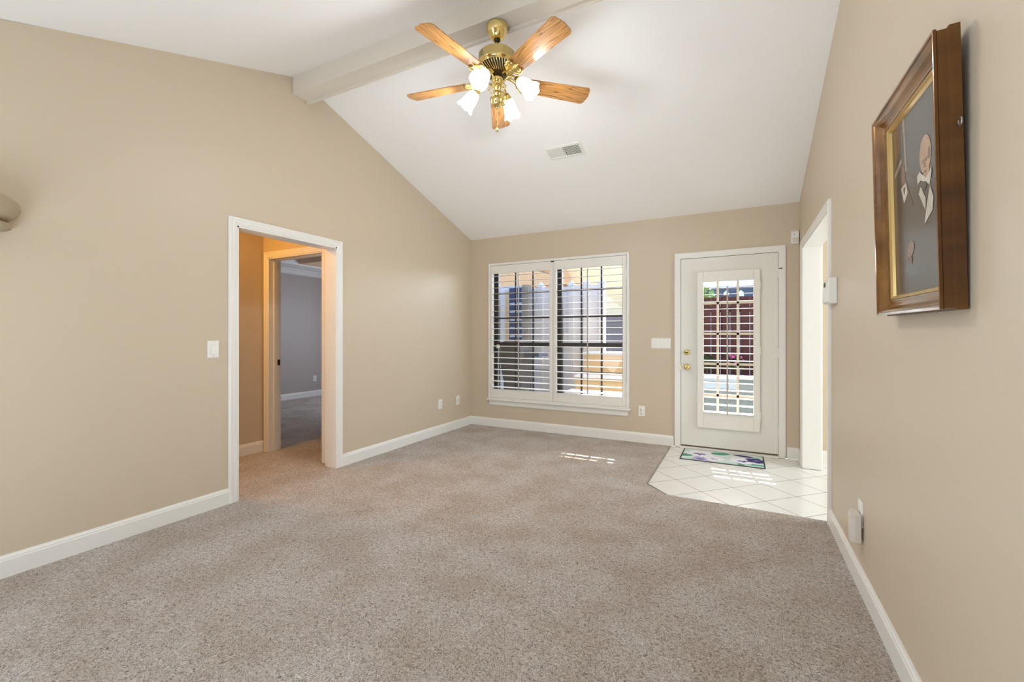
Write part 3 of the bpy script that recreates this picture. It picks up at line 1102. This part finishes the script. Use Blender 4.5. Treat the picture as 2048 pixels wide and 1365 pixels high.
mb = MB()
mitred(mb, PW, PH, [(.004, .001), (.000, .001), (.000, .022), (.005, .026), (.005, .044), (.002, .047), (.002, FD - .001)], 1)
mitred(mb, PW, PH, [(.002, FD - .001), (.004, FD), (.009, FD - .001), (.010, FD - .005), (.014, FD - .005), (.016, FD - .003), (.020, FD - .006), (.024, FD - .016), (.032, FD - .026),
                    (.042, FD - .030), (.048, FD - .030), (.049, FD - .026), (.054, FD - .026), (.055, FD - .031)], 0)
mb.build('frame', [M['frame_gold'], M['frame_side']], pe, local=True)
mb = MB()
mitred(mb, PW - .110, PH - .110, [(0, FD - .031), (.002, FD - .029), (.006, FD - .029), (.008, FD - .034), (.012, FD - .034), (.016, .012)])
mb.build('liner', M['liner'], pe, local=True)
cols = {'bg': rgb(74, 70, 70), 'dark': rgb(56, 50, 50), 'brown': rgb(120, 86, 50), 'skin': rgb(186, 148, 116), 'skin_dark': rgb(128, 90, 72), 'linen': rgb(206, 198, 184), 'pale': rgb(150, 136, 118)}
order = list(cols)
pm_ = [mat('paint_' + k, c, .22, coat=.4, vary=(26, tuple(x * .8 for x in c[:3]) + (1,), (1, 1, 1))) for k, c in cols.items()]
mb = MB()
mb.box(-(PW / 2 - .068), PW / 2 - .068, -(PH / 2 - .068), PH / 2 - .068, .004, .0122, order.index('bg'))
LAY = [0]


def paint(pts, c):
    LAY[0] += 1
    z = .0122 + .00006 * LAY[0]
    cx_, cy_ = sum(p[0] for p in pts) / len(pts), sum(p[1] for p in pts) / len(pts)
    mb.add([(x, y, z) for x, y in pts], [tuple(range(len(pts)))], False, order.index(c))


def blob(cx_, cy_, rx, ry, c, n=20, rot=0.):
    paint([(cx_ + rx * math.cos(t) * math.cos(rot) - ry * math.sin(t) * math.sin(rot), cy_ + rx * math.cos(t) * math.sin(rot) + ry * math.sin(t) * math.cos(rot)) for t in (2 * PI * k / n for k in range(n))], c)


# a bald gentleman in a white cravat and dark coat, a second head by a bookcase
paint([(-.205, .285), (-.150, .285), (-.143, .165), (-.205, .150)], 'brown')
paint([(-.205, .285), (-.197, .285), (-.193, .165), (-.205, .160)], 'dark')
paint([(-.200, .232), (-.146, .240), (-.146, .236), (-.200, .228)], 'dark')
paint([(-.112, .285), (-.092, .285), (-.080, .106), (-.094, .110)], 'pale')
paint([(-.205, .16), (-.150, .19), (-.110, .11), (-.072, .05), (-.03, -.01), (-.04, -.28), (-.205, -.28)], 'dark')
paint([(-.203, .134), (-.128, .168), (-.124, .150), (-.203, .116)], 'pale')
blob(-.118, .098, .020, .042, 'skin_dark')
paint([(-.140, .066), (-.091, .074), (-.076, .036), (-.114, .010)], 'linen')
paint([(-.120, .060), (-.098, .062), (-.104, .034)], 'dark')
paint([(-.04, -.03), (.02, .03), (.075, .05), (.15, .01), (.205, -.05), (.205, -.285), (-.07, -.285)], 'dark')
blob(.080, .106, .045, .056, 'skin')
paint([(.048, .050), (.060, .030), (.100, .032), (.112, .060)], 'skin')
blob(.110, .100, .010, .018, 'skin_dark')
blob(.064, .092, .012, .004, 'skin_dark'); blob(.090, .092, .012, .004, 'skin_dark')
blob(.062, .086, .005, .002, 'dark'); blob(.088, .086, .005, .002, 'dark')
paint([(.070, .092), (.077, .092), (.080, .070), (.066, .070)], 'skin_dark')
blob(.076, .056, .012, .003, 'skin_dark')
paint([(.012, .060), (.034, .068), (.082, .036), (.108, .044), (.124, .058), (.126, .040), (.108, .008), (.082, .026), (.040, .040), (.016, .034)], 'linen')
blob(.064, .016, .022, .014, 'dark')
paint([(.023, .004), (.040, .022), (.078, -.022), (.074, -.058), (.050, -.030)], 'linen')
paint([(.112, .006), (.136, -.032), (.126, -.068), (.063, -.098), (.082, -.048)], 'linen')
blob(-.060, -.150, .034, .022, 'skin_dark', rot=.4)
for k in range(4):
    blob(-.088 + .012 * k, -.172 - .004 * k, .004, .016, 'skin_dark', rot=-.3)
paint([(.170, -.165), (.200, -.150), (.205, -.235), (.175, -.245)], 'linen')
mb.build('canvas', pm_, pe, local=True)
# screw eye on the back edge, camera side
mb = MB()
eye = [(PW / 2 + .004 + .010 * math.sin(t) + .006, .108 + .010 * math.cos(t), .010) for t in (2 * PI * k / 12 for k in range(11))]
mb.tube(eye, .0018, 6)
mb.tube([(PW / 2 - .004, .108, .010), (PW / 2 + .002, .108, .010)], .0018, 6)
mb.build('screw_eye', M['metal'], pe, local=True)

# ------------------------------------------------------------------ door mat with pansies
e = empty('door_mat', (-.157, 4.765, -.004))
tag(e, 'pansy patterned door mat on the tiles at the patio door', 'door mat')
mx0, mx1, my0, my1 = -.524, .206, 4.555, 4.985
mb = MB(); mb.prism([(mx0, my0), (mx1, my0), (mx1, my1), (mx0, my1)], lambda a, b, h: (a, b, h), -.004, .002)
mb.build('border', mat('mat_border', rgb(54, 58, 56), .8), e)
mcol = [('ground', rgb(216, 220, 218)), ('mint', rgb(190, 218, 208)), ('green', rgb(78, 148, 124)), ('white', rgb(232, 230, 236)), ('lilac', rgb(176, 170, 212)), ('violet', rgb(92, 82, 150)),
        ('indigo', rgb(58, 46, 112)), ('yellow', rgb(236, 224, 150))]
mnames = [c[0] for c in mcol]
mmat = [mat('mat_' + n_, c_, .85, bump=(300, .15, .002)) for n_, c_ in mcol]
mb = MB()
bd = .012
mb.prism([(mx0 + bd, my0 + bd), (mx1 - bd, my0 + bd), (mx1 - bd, my1 - bd), (mx0 + bd, my1 - bd)], lambda a, b, h: (a, b, h), .0015, .0034)
ml = [0]


def clampm(p): return (min(max(p[0], mx0 + bd), mx1 - bd), min(max(p[1], my0 + bd), my1 - bd))


def mp_(pts, c):
    ml[0] += 1
    pts = [clampm(p) for p in pts]
    mb.add([(x, y, .0034 + .00005 * ml[0]) for x, y in pts], [tuple(range(len(pts)))], False, mnames.index(c))


def petal(cx_, cy_, rx, ry, rot, c, wob=.08, n=22):
    mp_([(cx_ + (rx * (1 + wob * math.sin(5 * t + rot * 7))) * math.cos(t) * math.cos(rot) - ry * math.sin(t) * math.sin(rot),
          cy_ + (rx * (1 + wob * math.sin(5 * t + rot * 7))) * math.cos(t) * math.sin(rot) + ry * math.sin(t) * math.cos(rot)) for t in (2 * PI * k / n for k in range(n))], c)


for q in ((-.48, 4.72, .09, .05, .5, 'green'), (-.46, 4.60, .10, .04, .2, 'mint'), (-.49, 4.90, .08, .05, -.4, 'mint'), (-.18, 4.90, .09, .05, .3, 'green'), (-.10, 4.60, .12, .035, .1, 'mint'),
          (.10, 4.60, .13, .05, .15, 'green'), (.14, 4.575, .10, .03, 0, 'mint'), (-.12, 4.76, .06, .035, 1.0, 'mint'), (.16, 4.90, .06, .04, .6, 'mint')):
    petal(*q)


def pansy(cx_, cy_, s_, main, dark_, eye_c='yellow', rot=0.):
    for a, rr in ((.9, .9), (2.2, .9), (3.5, .85), (5.9, .85), (4.71, 1.0)):
        petal(cx_ + .55 * s_ * math.cos(a + rot), cy_ + .55 * s_ * math.sin(a + rot), .62 * s_ * rr, .55 * s_ * rr, a + rot, main)
    for a in (3.5, 5.9, 4.71):
        petal(cx_ + .22 * s_ * math.cos(a + rot), cy_ + .22 * s_ * math.sin(a + rot), .30 * s_, .16 * s_, a + rot, dark_, .15)
    petal(cx_, cy_, .09 * s_, .07 * s_, 0, eye_c)


pansy(-.36, 4.82, .120, 'white', 'violet')
pansy(-.34, 4.63, .075, 'lilac', 'indigo')
pansy(.02, 4.72, .105, 'white', 'violet', rot=.3)
pansy(-.22, 4.68, .085, 'white', 'lilac', rot=-.4)
pansy(.13, 4.78, .080, 'indigo', 'violet', rot=.5)
petal(.03, 4.90, .09, .03, -.2, 'indigo')
mb.build('pile', mmat, e)

# ------------------------------------------------------------------ outdoors, seen through the shutters
gr = MB(); gr.box(-9, 5, YB + T, 16, -.12, -.06)
struct(gr.build('patio_ground', M['patio'], local=True), 'pale concrete patio outside', 'patio')
rf = MB()
rf.box(-7, 3.4, YB + T, 7.70, 2.46, 2.60)
rfo = struct(rf.build('patio_roof', M['peach'], local=True), 'peach painted patio cover outside the window', 'patio roof')
for k in range(7):
    r_ = MB(); x = -6.2 + k * 1.5
    r_.box(x - .045, x + .045, YB + T, 7.68, 2.36, 2.46)
    r_.build('rafter', M['tan'], rfo)

# white vinyl fence with pointed post caps (left half of the view)
e = empty('vinyl_fence', (-3.4, 8.55, -.06))
tag(e, 'tall white vinyl fence with pointed post caps outside the window', 'fence')
mb = MB(); mb.box(-4.18, -2.42, 8.55, 8.585, -.06, 2.20)
for z in (2.14, 1.05):
    mb.box(-4.18, -2.42, 8.53, 8.60, z, z + .06)
mb.build('fence_panel', M['white_ext'], e)
for x in (-3.74, -3.06, -2.74, -2.42):
    mb = MB()
    mb.box(x - .055, x + .055, 8.50, 8.63, -.06, 2.22)
    mb.sweep([[(x - .075, 8.48, 2.22), (x + .075, 8.48, 2.22), (x + .075, 8.65, 2.22), (x - .075, 8.65, 2.22)],
              [(x - .004, 8.56, 2.33), (x + .004, 8.56, 2.33), (x + .004, 8.57, 2.33), (x - .004, 8.57, 2.33)]], smooth=False)
    mb.build('fence_post', M['white_ext'], e)
# house wing at the left with a blue window
e = empty('house_wing', (-6.4, 8.8, -.06))
tag(e, 'white sided house wing with a blue shaded window outside', 'house')
mb = MB(); mb.box(-8.6, -4.22, 8.70, 8.85, -.06, 2.30)
mb.build('wall_panel', M['white_ext'], e)
mb = MB(); mb.box(-4.60, -4.57, 8.67, 8.70, .70, 2.2); mb.box(-4.67, -4.64, 8.67, 8.70, .70, 2.2)
mb.build('window_trim', M['cream'], e)
mb = MB(); mb.box(-4.57, -4.24, 8.68, 8.70, .62, 2.25)
bw_ = mb.build('window', M['win_blue'], e)
mb = MB()
for k in range(7):
    mb.box(-4.55, -4.26, 8.672, 8.679, .80 + k * .18, .84 + k * .18)
mb.build('louvre_slats', M['roof_pale'], bw_)
# ribbed grey column
e = empty('ribbed_column', (-3.98, 8.35, -.06))
tag(e, 'grey ribbed column standing behind the grill', 'column')
mb = MB()
mb.lathe([(.10, -.06), (.10, 2.25)], 48, (-3.98, 8.35, 0), mod=lambda r, z, t, q: (r * (1 + .06 * math.cos(14 * t)), z))
mb.build('shaft', mat('column_grey', rgb(158, 156, 150), .7), e)
mb = MB(); mb.lathe([(.14, -.06), (.14, .0), (.12, .03)], 32, (-3.98, 8.35, 0))
mb.build('plinth', M['white_ext'], e)
# cream and peach house behind
e = empty('stucco_house', (-5, 13.5, -.06))
tag(e, 'cream stucco neighbour house behind the white fence', 'house')
mb = MB(); mb.box(-12, -3.05, 13.5, 13.8, -.06, 7.6)  # unseen height and right end shaped to keep sun off the window's left
mb.build('wall_panel', M['cream'], e)
mb = MB(); mb.box(-12, -5.0, 12.6, 13.5, -.06, 2.75); 
mb.prism([(-12, 2.75), (-4.7, 2.75), (-5.4, 4.2), (-12, 4.2)], lambda a, z, h: (a, h, z), 12.5, 13.4)
mb.build('gable', M['tan'], e)
# garden wall, beige, right part of the window view
e = empty('garden_wall', (-2.6, 14.2, -.06))
tag(e, 'beige block garden wall beyond the maroon fence', 'wall')
mb = MB(); mb.box(-5.6, -1.6, 14.2, 14.4, -.06, 2.7)
mb.build('block_panel', mat('beige_block', rgb(206, 186, 166), .9), e)
mb = MB(); mb.prism([(-3.5, 2.55), (-1.5, 2.55), (-1.5, 3.0), (-3.1, 2.75)], lambda a, z, h: (a, h, z), 13.9, 14.5)
mb.build('roof', mat('grey_shingle', rgb(120, 120, 124), .9), e)


def board_fence(name, x0, x1, y, h, label):
    e = empty(name, ((x0 + x1) / 2, y, -.06))
    tag(e, label, 'fence', 'maroon board fences')
    mb = MB()
    x = x0
    k = 0
    while x < x1 - .01:
        mb.box(x, min(x + .138, x1), y - (.012 if k % 2 else 0), y + .02, -.06, h)
        x += .145; k += 1
    mb.build('board_panel', M['maroon'], e)
    for z in (.3, h - .25):
        mb = MB(); mb.box(x0, x1, y + .02, y + .06, z, z + .09)
        mb.build('fence_rail', M['maroon'], e)
    n = int((x1 - x0) / 1.2) + 1
    for i in range(n):
        xx = x0 + .06 + i * (x1 - x0 - .12) / max(1, n - 1)
        mb = MB(); mb.box(xx - .05, xx + .05, y - .05, y + .05, -.06, h + .03)
        mb.build('fence_post', M['maroon'], e)


board_fence('board_fence', -4.02, -2.3, 13.0, 1.76, 'maroon board fence at the far right of the window view')
board_fence('board_fence', -1.45, 2.2, 8.2, 1.84, 'maroon board fence right behind the patio door')

# tan block steps, sunlit, lower right of the window
e = empty('block_planter', (-1.9, 7.6, -.06))
tag(e, 'tan stepped block planter low outside the window', 'planter')
for i, (x0, x1, y0, y1, z1) in enumerate(((-2.45, -1.40, 7.5, 8.1, .86), (-2.50, -1.40, 7.2, 7.5, .48), (-2.55, -1.40, 6.9, 7.2, .24))):
    mb = MB(); mb.box(x0, x1, y0, y1, -.06, z1)
    st_ = mb.build('step', M['block'], e)
    mb = MB(); mb.box(x0 - .02, x1, y0 - .02, y1, z1, z1 + .04)
    mb.build('cap_stone', M['white_ext'], st_)

# barbecue grill with a dark cover
e = empty('barbecue_grill', (-3.02, 6.5, -.06))
tag(e, 'dark covered barbecue grill on the patio at the left of the window', 'grill')
mb = MB()
rect = lambda cx_, cy_, a, b, z: [(cx_ - a, cy_ - b, z), (cx_ + a, cy_ - b, z), (cx_ + a, cy_ + b, z), (cx_ - a, cy_ + b, z)]
mb.sweep([rect(-3.25, 6.5, .13, .22, .30), rect(-3.27, 6.5, .17, .25, .62), rect(-3.28, 6.5, .20, .27, .95)], smooth=False)
mb.build('cart', M['grill'], e, bevel=.02)
mb = MB()
mb.sweep([rect(-3.28, 6.5, .20, .27, .95), rect(-3.28, 6.5, .19, .26, 1.06), rect(-3.28, 6.5, .12, .18, 1.12)], smooth=False)
mb.build('lid', M['grill'], e, bevel=.02)
mb = MB(); mb.box(-3.05, -2.80, 6.32, 6.70, .86, .92)
mb.build('side_shelf', M['grill_blue'], e, bevel=.01)
for x, y in ((-3.40, 6.3), (-3.40, 6.7), (-3.12, 6.3), (-3.12, 6.7)):
    mb = MB(); mb.tube([(x, y, .95), (x, y, -.058)], .016, 8)
    mb.build('leg', M['bronze'], e)
mb = MB()
mb.tube([(-2.86 + .105 * math.sin(t), 6.42, .048 + .105 + .0 + .105 * math.cos(t) - .105 + .0) for t in (2 * PI * k / 20 for k in range(21))], .016, 8)
mb.tube([(-3.12, 6.42, .05), (-2.86, 6.42, .05)], .010, 6)
mb.build('wheel', M['bronze'], e)


# plants
def leafy(mb, c, rx, ry, rz, n, size, rng):
    for _ in range(n):
        while True:
            p = Vector((rng.uniform(-1, 1), rng.uniform(-1, 1), rng.uniform(-1, 1)))
            if .35 < p.length < 1: break
        p = Vector((c[0] + p.x * rx, c[1] + p.y * ry, c[2] + p.z * rz))
        q = Euler((rng.uniform(-1, 1), rng.uniform(-1, 1), rng.uniform(0, 6.28))).to_matrix()
        s_ = size * rng.uniform(.6, 1.3)
        mb.add([p + q @ Vector(v_) for v_ in ((-s_, 0, 0), (0, -s_ * .45, s_ * .1), (s_, 0, 0), (0, s_ * .45, s_ * .1))], [(0, 1, 2, 3)])


rng = random.Random(3)
e = empty('leafy_tree', (-1.25, 10.4, -.06))
tag(e, 'bright green tree rising behind the maroon fence at the patio door', 'tree')
mb = MB(); leafy(mb, (-1.05, 10.4, 1.95), .60, .5, .42, 1500, .06, rng)
mb.build('crown', M['leaf'], e)
mb = MB(); mb.tube([(-1.05, 10.4, -.06), (-1.08, 10.4, .9), (-1.03, 10.4, 1.9)], [.06, .05, .03], 8)
mb.build('trunk', M['bark'], e)
e = empty('planter_box', (0, 7.8, -.06))
tag(e, 'long pale grey planter box in front of the maroon fence', 'planter')
mb = MB(); mb.box(-1.35, 1.6, 7.66, 7.98, -.06, .52)
for k in range(3):
    mb.box(-1.36, 1.61, 7.645, 7.66, .02 + k * .17, .13 + k * .17)
mb.build('box', M['pot'], e)
mb = MB(); mb.box(-1.38, 1.63, 7.62, 8.0, .52, .56)
mb.build('cap_board', M['white_ext'], e)
for i, (x, lab) in enumerate(((-.48, 'dark leafy plant without flowers in the planter box'), (-.06, 'pink flowering plant in the middle of the planter box'),
                              (.34, 'pink flowering plant in the planter box toward the door hinges'))):
    e = empty('garden_plant', (x, 7.81, .56))
    tag(e, lab, 'plant', 'plants in the planter box')
    mb = MB(); leafy(mb, (x, 7.81, .76), .13, .11, .13, 200, .04, rng)
    mb.build('foliage', M['leaf_dark'], e)
    mb = MB(); mb.tube([(x, 7.81, .560), (x + .01, 7.81, .72)], .012, 6)
    mb.build('stem', M['bark'], e)
    if i:
        mb = MB()
        for _ in range(16):
            a = rng.uniform(0, 6.28); r_ = rng.uniform(0, .12)
            mb.ball((x + r_ * math.cos(a), 7.79 + r_ * math.sin(a), .82 + rng.uniform(-.08, .08)), .02, 6)
        mb.build('blossom', M['pink'], e)

# neighbour pergola beyond the fence in the door view
e = empty('pergola', (-.4, 12, -.06))
tag(e, 'slate coloured pergola beam with white rafter ends beyond the maroon fence', 'pergola')
mb = MB(); mb.box(-2.2, 2.0, 12.0, 12.12, 2.06, 2.34)
mb.build('beam', M['slate'], e)
for k in range(12):
    x = -1.9 + k * .32
    mb = MB(); mb.prism([(x - .07, 2.14), (x + .07, 2.14), (x + .05, 2.24), (x, 2.29), (x - .05, 2.24)], lambda a, z, h: (a, h, z), 11.90, 12.0)
    mb.build('rafter_end', M['white_ext'], e)
mb = MB(); mb.box(-2.3, 2.1, 11.9, 14, 2.36, 2.44)
for k in range(4):
    mb.box(-2.3, 2.1, 12.3 + k * .4, 12.34 + k * .4, 2.44, 2.60)
mb.build('roof_slats', M['white_ext'], e)
for x in (-2.1, 1.9):
    mb = MB(); mb.box(x - .06, x + .06, 12.0, 12.12, -.06, 2.06)
    mb.build('post', M['slate'], e)
e = empty('garden_shed', (.4, 13.4, -.06))
tag(e, 'pale blue shed wall beyond the maroon fence', 'shed')
mb = MB(); mb.box(-.75, 2.2, 13.4, 13.6, -.06, 2.1)
mb.build('wall_panel', M['roof_pale'], e)
mb = MB(); mb.prism([(-.85, 2.1), (2.3, 2.1), (2.2, 2.2), (-.75, 2.2)], lambda a, z, h: (a, h, z), 13.3, 13.7)
mb.build('roof', M['slate'], e)
